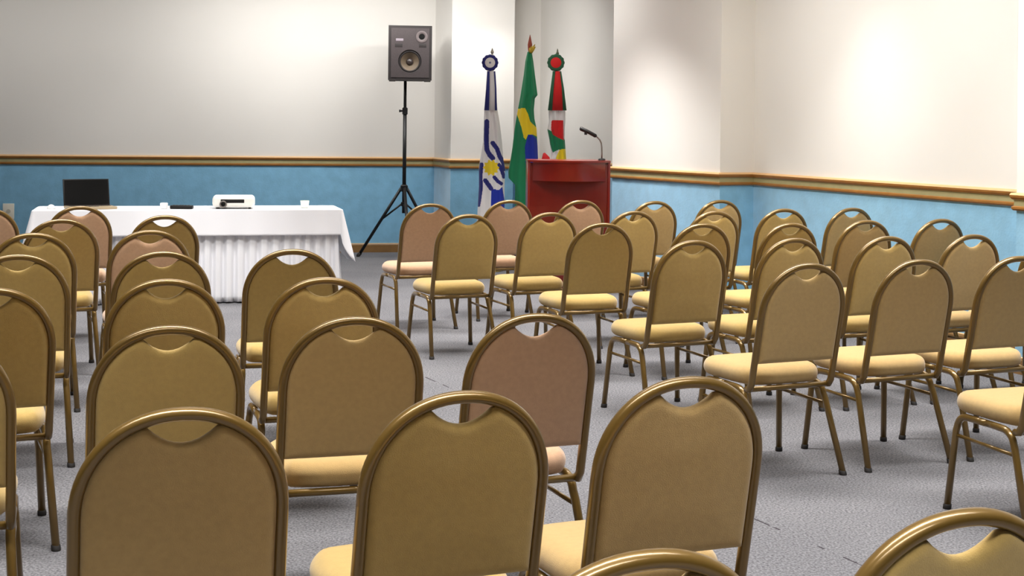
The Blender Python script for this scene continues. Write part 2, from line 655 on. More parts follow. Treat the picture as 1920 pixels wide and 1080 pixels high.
# positions in metres: (x, y, yaw, fabric, block, label)
TB, LB = GL, GR
C = [
    (-3.400, 9.09, 24, 'pink', TB, 'pinkish-beige banquet chair half cut off by the picture edge beside the wall socket plate'),
    (-2.885, 9.39, 22, 'pink', TB, 'pinkish-beige banquet chair directly before the laptop, row closest to the white table'),
    (-2.600, 8.12, 22, 'olive', TB, 'olive-gold banquet chair just behind the pinkish one that stands before the laptop'),
    (-2.120, 8.56, 21, 'olive', TB, 'olive-gold banquet chair at the aisle end of the second row from the white table'),
    (-2.415, 7.11, 20, 'olive', TB, 'olive-gold banquet chair, third row from the white table, beside a pinkish one'),
    (-1.900, 7.38, 19, 'pink', TB, 'pinkish-beige banquet chair, third row from the white table, among olive ones'),
    (-2.090, 5.98, 18, 'olive', TB, 'olive-gold banquet chair, fourth row from the white table, third from the aisle'),
    (-1.540, 6.19, 19, 'olive', TB, 'olive-gold banquet chair, fourth row from the white table, second from the aisle'),
    (-1.000, 6.37, 15, 'olive', TB, 'olive-gold banquet chair at the aisle end of fourth row, backed by the pleated skirt'),
    (-1.775, 4.79, 24, 'olive', TB, 'olive-gold banquet chair, fifth row from the white table, third from the aisle'),
    (-1.260, 5.12, 18, 'olive', TB, 'olive-gold banquet chair, fifth row from the white table, second from the aisle'),
    (-0.710, 5.23, 18, 'olive', TB, 'olive-gold banquet chair at the aisle end of the fifth row from the white table'),
    (-1.530, 3.73, 18, 'olive', TB, 'olive-gold banquet chair mostly cut off by the picture edge, sixth row from the table'),
    (-0.970, 3.97, 18, 'olive', TB, 'olive-gold banquet chair directly before the big tan one in the lower left corner'),
    (-0.480, 4.19, 16, 'tan', TB, 'tan banquet chair, sixth row from the white table, second from the aisle'),
    (0.035, 4.30, 22, 'pink', TB, 'large pinkish-brown banquet chair at the aisle end of the sixth row'),
    (-0.670, 2.86, 17, 'tan', TB, 'big tan banquet chair in the lower left corner, its legs out of view'),
    (-0.140, 3.06, 22, 'olive', TB, 'big olive-gold banquet chair in the bottom middle, between two tan ones'),
    (0.360, 3.26, 21, 'tan', TB, 'big tan banquet chair beside the open aisle, seventh row from the white table'),
    (0.140, 1.96, 22, 'tan', TB, 'banquet chair of which only the bronze hoop top shows at the bottom edge'),
    (0.630, 2.18, 22, 'olive', TB, 'olive-gold banquet chair cut off in the lower right corner, hoop and pad top showing'),
    # block before the lectern
    (-0.620, 10.15, 23, 'pink', LB, 'pinkish-beige banquet chair by the speaker stand, aisle end of the first row'),
    (-0.060, 10.74, 23, 'pink', LB, 'pinkish-beige banquet chair in the first row, before the blue and green flags'),
    (0.490, 10.84, 22, 'pink', LB, 'pinkish-beige banquet chair directly before the middle of the red lectern'),
    (1.050, 10.83, 24, 'tan', LB, 'tan banquet chair in the first row, just past the red lectern, against blue wall'),
    (1.590, 11.09, 22, 'tan', LB, 'tan banquet chair in the first row, fifth from the aisle, by the pilaster'),
    (-0.310, 8.99, 23, 'olive', LB, 'olive-gold banquet chair with all its legs clear, aisle end of the second row'),
    (0.210, 9.27, 24, 'olive', LB, 'olive-gold banquet chair, second row before the lectern, second from the aisle'),
    (0.770, 9.51, 27, 'olive', LB, 'olive-gold banquet chair, second row before the lectern, third from the aisle'),
    (1.330, 9.60, 24, 'olive', LB, 'olive-gold banquet chair, second row before the lectern, fourth from the aisle'),
    (1.880, 10.00, 20, 'olive', LB, 'olive-gold banquet chair, second row before the lectern, fifth from the aisle'),
    (2.400, 10.20, 24, 'tan', LB, 'tan banquet chair, second row before the lectern, sixth from the aisle, near blue wall'),
    (0.495, 8.31, 21, 'olive', LB, 'olive-gold banquet chair at the aisle end of the third row before the lectern'),
    (1.080, 8.36, 24, 'olive', LB, 'olive-gold banquet chair, third row before the lectern, second from the aisle'),
    (1.620, 8.48, 24, 'olive', LB, 'olive-gold banquet chair, third row before the lectern, third from the aisle'),
    (2.160, 8.83, 23, 'tan', LB, 'tan banquet chair, third row before the lectern, fourth from the aisle'),
    (2.685, 9.04, 24, 'tan', LB, 'dark tan banquet chair, third row before the lectern, fifth from the aisle'),
    (0.865, 7.11, 24, 'olive', LB, 'olive-gold banquet chair at the aisle end of the fourth row before the lectern'),
    (1.405, 7.32, 25, 'olive', LB, 'olive-gold banquet chair, fourth row before the lectern, second from the aisle'),
    (1.940, 7.52, 24, 'olive', LB, 'olive-gold banquet chair, fourth row before the lectern, third from the aisle'),
    (2.455, 7.72, 24, 'tan', LB, 'tan banquet chair, fourth row before the lectern, fourth from the aisle, blue wall behind'),
    (2.920, 7.74, 19, 'tan', LB, 'banquet chair of which only a sliver shows at the picture edge, fourth row'),
    (1.195, 5.97, 24, 'tan', LB, 'tan banquet chair at the aisle end of the fifth row before the lectern'),
    (1.725, 6.20, 23, 'tan', LB, 'tan banquet chair, fifth row before the lectern, second from the aisle'),
    (2.235, 6.42, 23, 'tan', LB, 'tan banquet chair, fifth row before the lectern, cut off by the picture edge'),
    (2.050, 5.17, 19, 'tan', LB, 'banquet chair at the picture edge showing only seat and legs, no back'),
]
proto = {}
for (x, y, a, kind, grp, label) in C:
    if kind not in proto:
        proto[kind] = r = make_chair(kind)
    else:
        r = copy_tree(proto[kind])
    r.location = (x, y, 0)
    r.rotation_euler = (0, 0, radians(a))
    tag(r, label, 'chair', grp)

# ------------------------------------------------------------------ table, cloth and skirt
TC, TYAW = Vector((-2.663, 11.70, 0)), 0.244
TL, TD, TZ = 2.44, 0.58, 0.755
t = empty('banquet_table', TC, TYAW)
tag(t, 'long table hidden under the white cloth and pleated skirt', 'table')
bm = bmesh.new()
box(bm, -TL / 2, TL / 2, -TD / 2, TD / 2, TZ - 0.03, TZ, bev=0.004)
build('tabletop', bm, mat('table_laminate', (120, 84, 52), 0.5, noise=0.1), t, smooth=30)
for sx in (-1, 1):
    for sy in (-1, 1):
        bm = bmesh.new()
        tube(bm, [(sx * 1.05, sy * 0.22, 0), (sx * 1.05, sy * 0.22, TZ - 0.03)], 0.015, 10)
        build('leg', bm, M_STAND, t)


def perimeter(L, D, r, step=0.02):
    """Rounded rectangle outline: list of (x, y, nx, ny, cornerweight)."""
    P = []
    corners = [(L / 2 - r, -D / 2 + r, -90), (L / 2 - r, D / 2 - r, 0), (-L / 2 + r, D / 2 - r, 90), (-L / 2 + r, -D / 2 + r, 180)]
    for ci, (cx, cy, a0) in enumerate(corners):
        for k in range(9):
            a = radians(a0 + 90 * k / 8)
            P.append((cx + r * math.cos(a), cy + r * math.sin(a), math.cos(a), math.sin(a)))
        nx = corners[(ci + 1) % 4]
        a = radians(a0 + 90)
        s = Vector((P[-1][0], P[-1][1]))
        a1 = radians(nx[2])
        e = Vector((nx[0] + r * math.cos(a1), nx[1] + r * math.sin(a1)))
        n = max(2, int((e - s).length / step))
        for k in range(1, n):
            q = s.lerp(e, k / n)
            P.append((q.x, q.y, math.cos(a), math.sin(a)))
    return P


P = perimeter(TL + 0.012, TD + 0.012, 0.015, 0.02)
bm = bmesh.new()
rows = []
K = 14
for k in range(-1, K + 1):
    row = []
    for (x, y, nx, ny) in P:
        dx = min(abs(x - TL / 2), abs(x + TL / 2))
        dy = min(abs(y - TD / 2), abs(y + TD / 2))
        cd = math.hypot(dx, dy)
        cw = max(0.0, 1 - cd / 0.24)
        q = max(0, k) / K
        ew = abs(nx) ** 0.7 if abs(x) > TL / 2 - 0.02 else 0.0
        L = 0.205 + 0.235 * ew + 0.015 * math.sin(y * 9) * ew
        o = 0.004 + 0.022 * q + 0.085 * ew * q + 0.004 * math.sin(x * 23 + y * 31) * q
        if k < 0:
            row.append(bm.verts.new((x - nx * 0.012, y - ny * 0.012, TZ + 0.006)))
        else:
            row.append(bm.verts.new((x + nx * o, y + ny * o, TZ + 0.002 - L * q)))
    rows.append(row)
n = len(P)
for a, b in zip(rows, rows[1:]):
    for i in range(n):
        bm.faces.new((a[i], a[(i + 1) % n], b[(i + 1) % n], b[i]))
bm.faces.new(rows[0])
o = build('tablecloth', bm, M_CLOTH, smooth=40)
o.location, o.rotation_euler = TC, (0, 0, TYAW)
tag(o, 'smooth white tablecloth over the long table, its corners hanging in points', 'tablecloth')
sm = o.modifiers.new('thick', 'SOLIDIFY')
sm.thickness = 0.002
sm.offset = 1

P = perimeter(TL - 0.02, TD - 0.02, 0.03, 0.0075)
bm = bmesh.new()
rows = []
acc = 0.0
accs = []
for i, p in enumerate(P):
    if i:
        acc += math.hypot(p[0] - P[i - 1][0], p[1] - P[i - 1][1])
    accs.append(acc)
for k in range(16):
    q = k / 15
    row = []
    for i, (x, y, nx, ny) in enumerate(P):
        s = accs[i]
        ph = 2 * math.pi * s / 0.088 + 0.9 * math.sin(s * 3.1) + 0.5 * math.sin(s * 7.7)
        wv = math.sin(ph) + 0.35 * math.sin(2 * ph + 1)
        o_ = -0.018 + (0.011 + 0.017 * q) * wv + 0.035 * q ** 1.5
        row.append(bm.verts.new((x + nx * o_, y + ny * o_, (TZ - 0.04) * (1 - q) + 0.008 + 0.006 * (1 + math.sin(ph)) * q * 0.5)))
    rows.append(row)
n = len(P)
for a, b in zip(rows, rows[1:]):
    for i in range(n):
        bm.faces.new((a[i], a[(i + 1) % n], b[(i + 1) % n], b[i]))
o = build('table_skirt', bm, M_CLOTH)
o.location, o.rotation_euler = TC, (0, 0, TYAW)
tag(o, 'white pleated skirt hanging around the long table down to the floor', 'table skirt')
sm = o.modifiers.new('thick', 'SOLIDIFY')
sm.thickness = 0.0015

# ------------------------------------------------------------------ things on the table
ZT = TZ + 0.0085
M_SILVER = mat('laptop_silver', (178, 160, 130), 0.4, metal=0.2)
M_SCREEN = mat('dark_screen', (9, 9, 9), 0.5, spec=0.15)
M_KEYS = mat('keyboard', (56, 50, 46), 0.6)

lt = empty('laptop', (-3.405, 11.40, ZT), radians(30))
tag(lt, 'open laptop with a black screen on the white tablecloth', 'laptop')
bm = bmesh.new()
box(bm, -0.185, 0.185, -0.125, 0.125, 0, 0.022, bev=0.005)
build('base', bm, M_SILVER, lt, smooth=30)
bm = bmesh.new()
for r in range(5):
    for c in range(14):
        x0, y0 = -0.165 + c * 0.0237, -0.005 + r * 0.0225
        box(bm, x0, x0 + 0.020, y0, y0 + 0.019, 0.0215, 0.0245)
build('keyboard', bm, M_KEYS, lt, smooth=False)
bm = bmesh.new()
box(bm, -0.045, 0.045, -0.105, -0.045, 0.0215, 0.0226)
build('touchpad', bm, M_KEYS, lt, smooth=False)
bm = bmesh.new()
box(bm, -0.185, 0.185, 0.0, 0.012, 0, 0.222, bev=0.004)
ld = build('screen_lid', bm, M_BLACK, lt, smooth=30, loc=(0, 0.115, 0.020))
ld.rotation_euler = (radians(-14), 0, 0)
bm = bmesh.new()
box(bm, -0.175, 0.175, -0.0015, 0.001, 0.014, 0.212)
build('screen', bm, M_SCREEN, ld, smooth=False)

M_PROJ = mat('projector_white', (236, 234, 226), 0.45)
pj = empty('projector', (-2.30, 11.68, ZT), TYAW - 0.06)
tag(pj, 'white video projector on the tablecloth with a dark slot across its front', 'projector')
bm = bmesh.new()
box(bm, -0.172, 0.172, -0.12, 0.12, 0.012, 0.108, bev=0.032, seg=5)
build('body', bm, M_PROJ, pj, smooth=40)
bm = bmesh.new()
box(bm, -0.105, 0.085, -0.1225, -0.11, 0.050, 0.080, bev=0.003)
build('vent_slot', bm, M_BLACK, pj, smooth=30)
bm = bmesh.new()
lathe(bm, [(0.026, 0.0), (0.030, -0.003), (0.030, -0.020), (0.024, -0.022), (0.020, -0.010)], 24, (-0.085, -0.118, 0.040), 'Y')
ln = build('lens_ring', bm, mat('grey_plastic', (120, 112, 106), 0.4), pj, smooth=40)
bm = bmesh.new()
lathe(bm, [(0.020, -0.008), (0.014, -0.013), (0.004, -0.015)], 20, (-0.085, -0.118, 0.040), 'Y')
build('lens', bm, M_SCREEN, ln)
for sx in (-1, 1):
    for sy in (-1, 1):
        bm = bmesh.new()
        lathe(bm, [(0.012, 0), (0.012, 0.014)], 12, (sx * 0.13, sy * 0.085, 0))
        build('foot', bm, M_BLACK, pj, smooth=40)

# flat black device and its little white neighbours
bd = empty('remote_control', (-2.69, 11.50, ZT), TYAW - 0.25)
tag(bd, 'flat black handset lying on the tablecloth between laptop and projector', 'handset')
bm = bmesh.new()
box(bm, -0.092, 0.092, -0.03, 0.03, 0, 0.030, bev=0.008, seg=3)
build('body', bm, M_BLACK, bd, smooth=40)
bm = bmesh.new()
for c in range(6):
    for r in range(2):
        box(bm, -0.07 + c * 0.024, -0.056 + c * 0.024, -0.015 + r * 0.018, -0.004 + r * 0.018, 0.0295, 0.0325)
build('keypad', bm, mat('dark_keys', (70, 58, 54), 0.6), bd, smooth=False)


def white_box(name, loc, sx, sy, sz, rz, label, cat):
    bm = bmesh.new()
    box(bm, -sx / 2, sx / 2, -sy / 2, sy / 2, 0, sz, bev=min(sx, sy, sz) * 0.18)
    o = build(name, bm, mat('white_plastic', (240, 240, 238), 0.5), smooth=30)
    o.location, o.rotation_euler = loc, (0, 0, rz)
    return tag(o, label, cat)


white_box('small_box', (-2.835, 11.50, ZT), 0.055, 0.05, 0.05, TYAW - 0.4, 'small white box touching the end of the black handset', 'box')
bm = bmesh.new()
lathe(bm, [(0.030, 0), (0.032, 0.004), (0.038, 0.062), (0.036, 0.062), (0.030, 0.008), (0.004, 0.006)], 20)
o = build('cup', bm, mat('cup_white', (232, 240, 228), 0.5), smooth=40)
o.location = (-1.735, 11.84, ZT)
tag(o, 'small pale cup standing alone near the speaker end of the tablecloth', 'cup')
bm = bmesh.new()
bmesh.ops.create_uvsphere(bm, u_segments=18, v_segments=10, radius=1)
for v in bm.verts:
    v.co = Vector((v.co.x * 0.034, v.co.y * 0.056, max(0, v.co.z) * 0.036))
bmesh.ops.remove_doubles(bm, verts=bm.verts, dist=1e-5)
o = build('computer_mouse', bm, mat('white_plastic', (240, 240, 238), 0.5))
o.location, o.rotation_euler = (-3.70, 11.33, ZT), (0, 0, radians(24))
tag(o, 'small white mouse beside the open laptop', 'mouse')

# ------------------------------------------------------------------ wall socket plate
ang = math.atan2(1.281, 6.6)
nrm = Vector((math.sin(ang), -math.cos(ang), 0))
px = -5.52
sp = empty('socket_plate', (px, 15.085 + (px + 7.5) * 0.194, 0.475), ang)
tag(sp, 'white socket plate low on the blue wall beside the table end', 'socket')
bm = bmesh.new()
box(bm, -0.06, 0.06, -0.012, 0.0, -0.085, 0.085, bev=0.004)
build('cover', bm, mat('socket_ivory', (238, 234, 220), 0.45), sp, smooth=30)
bm = bmesh.new()
lathe(bm, [(0.022, -0.016), (0.024, -0.011)], 18, (0, 0, 0.0), 'Y')
build('outlet', bm, mat('socket_grey', (190, 186, 174), 0.5), sp, smooth=40)

# ------------------------------------------------------------------ loudspeaker on tripod stand
AX = Vector((-1.180, 15.50, 0))
st = empty('speaker_stand', AX)
tag(st, 'tall black tripod stand carrying the loudspeaker beside the white table', 'speaker stand')
bm = bmesh.new()
tube(bm, [(0, 0, 0.50), (0, 0, 1.63)], 0.021, 14)
build('lower_pole', bm, M_STAND, st)
bm = bmesh.new()
tube(bm, [(0, 0, 1.55), (0, 0, 1.954)], 0.0165, 14)
build('upper_pole', bm, M_STAND, st)
bm = bmesh.new()
lathe(bm, [(0.022, 1.585), (0.030, 1.59), (0.030, 1.655), (0.020, 1.665)], 18)
cl = build('collar', bm, M_STAND, st, smooth=40)
bm = bmesh.new()
tube(bm, [(-0.028, 0, 1.625), (-0.062, -0.01, 1.625)], [0.009, 0.016], 10)
build('knob', bm, M_BLACK, cl)
bm = bmesh.new()
lathe(bm, [(0.024, 0.735), (0.040, 0.745), (0.042, 0.80), (0.026, 0.815)], 18)
build('hub', bm, M_STAND, st, smooth=40)
bm = bmesh.new()
lathe(bm, [(0.022, 0.575), (0.034, 0.58), (0.034, 0.62), (0.022, 0.625)], 18)
build('lower_hub', bm, M_STAND, st, smooth=40)
RL = 0.535
for deg in (162, 282, 42):
    c, s = math.cos(radians(deg)), math.sin(radians(deg))
    bm = bmesh.new()
    tube(bm, [(c * 0.035, s * 0.035, 0.775), (c * RL, s * RL, 0.016)], 0.0175, 10)
    lg = build('leg', bm, M_STAND, st)
    bm = bmesh.new()
    tube(bm, [(c * (RL - 0.02), s * (RL - 0.02), 0.042), (c * (RL + 0.008), s * (RL + 0.008), 0.014), (c * (RL + 0.008), s * (RL + 0.008), 0.0)], 0.021, 10)
    build('foot_cap', bm, M_CAP, lg)
    bm = bmesh.new()
    tm = 0.47
    q = Vector((c * 0.035, s * 0.035, 0.775)).lerp(Vector((c * RL, s * RL, 0.016)), tm)
    tube(bm, [(c * 0.028, s * 0.028, 0.60), (q.x, q.y, q.z)], 0.010, 8)
    build('brace', bm, M_STAND, st)

sk = empty('loudspeaker', (-1.135, 15.48, 1.956), radians(6))
tag(sk, 'black loudspeaker cabinet on top of the tripod stand', 'speaker')
M_CAB = mat('speaker_cabinet', (34, 28, 28), 0.7, noise=0.1, nscale=80)
M_GRIL = mat('speaker_baffle', (62, 54, 55), 0.7, noise=0.12, nscale=120)
HWs, HHs = 0.236, 0.595
bm = bmesh.new()
fr = [(-HWs, -0.19), (HWs, -0.19), (0.15, 0.17), (-0.15, 0.17)]
vb = [bm.verts.new((x, y, 0.0)) for x, y in fr]
vt = [bm.verts.new((x, y, HHs)) for x, y in fr]
bm.faces.new(vb[::-1])
bm.faces.new(vt)
for i in range(1, 4):
    bm.faces.new((vb[i], vb[(i + 1) % 4], vt[(i + 1) % 4], vt[i]))
YF = -0.19
WX, WZ, WR = -0.002, 0.205, 0.128
# front face with a round opening for the woofer
seg = 48
circ = [bm.verts.new((WX + WR * math.cos(2 * math.pi * k / seg), YF, WZ + WR * math.sin(2 * math.pi * k / seg))) for k in range(seg)]
es = [bm.edges.new((circ[k], circ[(k + 1) % seg])) for k in range(seg)]
es += [bm.edges.get(q) or bm.edges.new(q) for q in ((vb[0], vb[1]), (vb[1], vt[1]), (vt[1], vt[0]), (vt[0], vb[0]))]
bmesh.ops.triangle_fill(bm, edges=es, use_beauty=True)
build('cabinet', bm, M_CAB, sk, smooth=False)
bm = bmesh.new()
q = [bm.verts.new(p) for p in ((-0.207, YF - 0.006, 0.03), (0.207, YF - 0.006, 0.03), (0.207, YF - 0.006, HHs - 0.028), (-0.207, YF - 0.006, HHs - 0.028))]
circ = [bm.verts.new((WX + WR * math.cos(2 * math.pi * k / seg), YF - 0.006, WZ + WR * math.sin(2 * math.pi * k / seg))) for k in range(seg)]
es = [bm.edges.new((circ[k], circ[(k + 1) % seg])) for k in range(seg)] + [bm.edges.new((q[k], q[(k + 1) % 4])) for k in range(4)]
bmesh.ops.triangle_fill(bm, edges=es, use_beauty=True)
r = bmesh.ops.extrude_face_region(bm, geom=list(bm.faces))
for v in r['geom']:
    if isinstance(v, bmesh.types.BMVert):
        v.co.y += 0.008
bf = build('baffle', bm, M_GRIL, sk, smooth=False)


def ring_lathe(prof, n=44):
    """Open lathe about the woofer axis."""
    bm = bmesh.new()
    rows = [[bm.verts.new((WX + r_ * math.cos(2 * math.pi * k / n), y_, WZ + r_ * math.sin(2 * math.pi * k / n))) for k in range(n)] for (r_, y_) in prof]
    for a_, b_ in zip(rows, rows[1:]):
        for k in range(n):
            bm.faces.new((a_[k], a_[(k + 1) % n], b_[(k + 1) % n], b_[k]))
    return bm


wf = build('woofer', ring_lathe([(0.128, YF - 0.005), (0.128, YF + 0.004), (0.120, YF + 0.010), (0.108, YF + 0.004), (0.098, YF + 0.012)]), M_CAB, sk, smooth=50)
build('cone', ring_lathe([(0.098, YF + 0.012), (0.070, YF + 0.038), (0.040, YF + 0.066), (0.034, YF + 0.070)]), mat('woofer_cone_tan', (104, 90, 74), 0.5), wf, smooth=50)
bm = ring_lathe([(0.040, YF + 0.066), (0.034, YF + 0.050), (0.022, YF + 0.040), (0.003, YF + 0.036)])
build('dust_cap', bm, mat('dust_cap', (60, 52, 50), 0.35), wf)
bm = bmesh.new()
lathe(bm, [(0.064, YF - 0.004), (0.064, YF - 0.012), (0.050, YF - 0.014), (0.034, YF - 0.010), (0.030, YF - 0.006)], 32, (0.125, 0, 0.475), 'Y')
pr = build('port_ring', bm, mat('port_ring', (98, 88, 88), 0.5), sk, smooth=40)
bm = bmesh.new()
lathe(bm, [(0.032, YF - 0.0045), (0.032, YF - 0.0105)], 28, (0.125, 0, 0.475), 'Y')
build('port_hole', bm, M_SCREEN, pr, smooth=40)
for s in (-0.125, 0.135):
    bm = bmesh.new()
    box(bm, s - 0.042, s + 0.042, YF - 0.0065, YF, 0.355, 0.40, bev=0.003)
    build('slot', bm, M_CAB, sk, smooth=30)
bm = bmesh.new()
box(bm, -0.155, -0.075, YF - 0.009, YF, 0.425, 0.452, bev=0.002)
build('badge', bm, mat('badge_grey', (140, 130, 138), 0.4), sk, smooth=30)
for sx in (-0.19, 0.19):
    bm = bmesh.new()
    box(bm, sx - 0.035, sx + 0.035, YF - 0.003, YF + 0.05, -0.014, 0.006, bev=0.004)
    build('corner_foot', bm, M_CAP, sk, smooth=30)

# ------------------------------------------------------------------ lectern and microphone
LX, LY, LW, LZ = 0.512, 12.5, 0.367, 1.168
lc = empty('lectern', (LX, LY, 0), radians(2))
tag(lc, 'red cherry-wood lectern with a bowed front apron before the flags', 'lectern')
LDp = 0.42
bm = bmesh.new()
box(bm, -LW + 0.02, LW - 0.02, 0.012, 0.034, 0.06, LZ - 0.02, bev=0.002)
build('front_panel', bm, M_RED, lc, smooth=30)
for s in (-1, 1):
    bm = bmesh.new()
    x0, x1 = sorted((s * LW, s * (LW - 0.022)))
    box(bm, x0, x1, 0.0, LDp, 0.0, LZ - 0.012, bev=0.003)
    build('side_panel', bm, M_RED, lc, smooth=30)
bm = bmesh.new()
box(bm, -LW + 0.02, LW - 0.02, 0.02, 0.05, 0.0, 0.08, bev=0.003)
build('plinth', bm, M_RED, lc, smooth=30)


def bow(bm, hw, depth, z0, z1, yb, n=28):
    pts = [(-hw + 2 * hw * i / n, -depth * (1 - (-1 + 2 * i / n) ** 2)) for i in range(n + 1)]
    ring = pts + [(hw, yb), (-hw, yb)]
    a = [bm.verts.new((x, y, z0)) for x, y in ring]
    b = [bm.verts.new((x, y, z1)) for x, y in ring]
    bm.faces.new(a[::-1])
    bm.faces.new(b)
    m = len(ring)
    for i in range(m):
        bm.faces.new((a[i], a[(i + 1) % m], b[(i + 1) % m], b[i]))


bm = bmesh.new()
bow(bm, LW - 0.045, 0.15, LZ - 0.178, LZ - 0.012, 0.02)
build('apron', bm, M_RED, lc, smooth=30)
bm = bmesh.new()
bow(bm, LW + 0.002, 0.158, LZ - 0.014, LZ + 0.004, LDp)
build('top_panel', bm, M_RED, lc, smooth=30)
bm = bmesh.new()
box(bm, -LW + 0.022, LW - 0.022, 0.05, LDp - 0.02, 0.62, 0.64)
build('shelf', bm, M_RED, lc, smooth=30)

mx_, my_ = 0.808, 12.62
mc = empty('gooseneck_microphone', (mx_, my_, LZ + 0.004))
tag(mc, 'gooseneck microphone with a black head on the red lectern', 'microphone')
bm = bmesh.new()
lathe(bm, [(0.032, 0), (0.034, 0.004), (0.030, 0.014), (0.010, 0.020)], 20)
build('base', bm, M_BLACK, mc, smooth=40)
bm = bmesh.new()
tube(bm, [(0, 0, 0.012), (0.001, 0, 0.06), (-0.001, 0, 0.12), (-0.006, 0, 0.155), (-0.020, -0.003, 0.185), (-0.043, -0.006, 0.208), (-0.060, -0.01, 0.222)], 0.0068, 10)
build('gooseneck', bm, mat('neck_grey', (110, 104, 98), 0.4, metal=0.5), mc)
bm = bmesh.new()
tube(bm, [(-0.052, -0.008, 0.214), (-0.060, -0.010, 0.220), (-0.12, -0.016, 0.252), (-0.19, -0.022, 0.282), (-0.200, -0.023, 0.286)], [0.012, 0.017, 0.017, 0.019, 0.012], 12)
hd = build('head', bm, M_BLACK, mc)
bm = bmesh.new()
box(bm, -0.160, -0.135, -0.03, -0.008, 0.228, 0.258, bev=0.003)
build('clip', bm, M_BLACK, hd, smooth=30)

# ------------------------------------------------------------------ flags
FY = 14.30
SC = FPX / FY                     # picture pixels per metre at that depth, used to size the cloth patterns
M_FB = mat('flag_blue', (28, 32, 120), 0.7, sheen=0.2)
M_FB2 = mat('flag_royal_blue', (14, 44, 168), 0.7, sheen=0.2)
M_FW = mat('flag_white', (238, 234, 234), 0.75, sheen=0.2)
M_FY = mat('flag_yellow', (246, 214, 28), 0.7, sheen=0.2)
M_FG = mat('flag_green', (6, 128, 80), 0.7, sheen=0.2)
M_FR = mat('flag_red', (222, 16, 20), 0.7, sheen=0.2)
M_FDG = mat('flag_dark_green', (40, 98, 66), 0.7, sheen=0.2)
M_POLE = mat('pole_metal', (176, 168, 150), 0.35, metal=0.6)
M_GOLD = mat('finial_gold', (190, 160, 60), 0.35, metal=0.7)
M_REDW = mat('finial_red', (150, 62, 36), 0.4)
FLAG_MATS = [M_FW, M_FB, M_FB2, M_FY, M_FG, M_FR, M_FDG]


def interp(tab, z):
    if z >= tab[0][0]:
        return tab[0][1:]
    for a, b in zip(tab, tab[1:]):
        if z >= b[0]:
            q = (a[0] - z) / (a[0] - b[0])
            return tuple(a[i] + (b[i] - a[i]) * q for i in range(1, len(a)))
    return tab[-1][1:]


def inside(poly, x, y):
    r = False
    n = len(poly)
    for i in range(n):
        x1, y1 = poly[i]
        x2, y2 = poly[(i + 1) % n]
        if (y1 > y) != (y2 > y) and x < (x2 - x1) * (y - y1) / (y2 - y1) + x1:
            r = not r
    return r


def near_line(pl, x, y, d):
    for (x1, y1), (x2, y2) in zip(pl, pl[1:]):
        dx, dy = x2 - x1, y2 - y1
        t = max(0, min(1, ((x - x1) * dx + (y - y1) * dy) / (dx * dx + dy * dy)))
        if math.hypot(x - x1 - t * dx, y - y1 - t * dy) < d:
            return True
    return False


def drape(parent, table, colour, folds, amp, nu=170, nz=240, phase=0.0, hem=None):
    """Hanging cloth gathered round its pole: table rows (z, x_left, x_right, depth)."""
    bm = bmesh.new()
    z1, z0 = table[0][0], table[-1][0]
    rows = []
    for j in range(nz + 1):
        z = z1 + (z0 - z1) * j / nz
        xl, xr, dp = interp(table, z)
        cx, hw = (xl + xr) / 2, (xr - xl) / 2
        row = []
        for i in range(nu):
            a = 2 * math.pi * i / nu
            g = 1 + amp * math.cos(folds * a + phase + 1.3 * math.sin(2.2 * z)) * (0.35 + 0.65 * abs(math.sin(a)))
            x = cx + hw * math.cos(a) * (0.97 + 0.03 * g)
            y = -dp * math.sin(a) * g
            zz = z
            if hem and j > nz * 0.55:
                zz = max(z, hem(x))
            row.append(bm.verts.new((x, y, zz)))
        rows.append(row)
    for a, b in zip(rows, rows[1:]):
        for i in range(nu):
            q = (a[i], a[(i + 1) % nu], b[(i + 1) % nu], b[i])
            f = bm.faces.new(q)
            c = f.calc_center_median()
            f.material_index = colour(c.x, c.z)
    bm.faces.new(rows[0])
    bmesh.ops.dissolve_degenerate(bm, dist=1e-5, edges=bm.edges)
    return build('flag_cloth', bm, FLAG_MATS, parent)


def flag_root(x, label):
    r = empty('flag', (x, FY, 0))
    return tag(r, label, 'flag', 'flags in the corner behind the lectern')


def pole(root, top, dx=0.0):
    bm = bmesh.new()
    lathe(bm, [(0.13, 0), (0.135, 0.006), (0.12, 0.03), (0.03, 0.045), (0.02, 0.09)], 28)
    build('base', bm, M_GOLD, root, smooth=40)
    bm = bmesh.new()
    tube(bm, [(0, 0, 0.03), (dx, 0, top)], 0.011, 12)
    build('pole', bm, M_POLE, root)


def zpx(py, pxx):
    """Height in metres of a picture row at the flags' depth."""
    dx, dy = pxx - 960, py - Y0
    v = -math.sin(ROLL) * dx + math.cos(ROLL) * dy
    return CAM_H - v / SC


def xpx(px, py):
    dx, dy = px - 960, py - Y0
    return (math.cos(ROLL) * dx + math.sin(ROLL) * dy) / SC


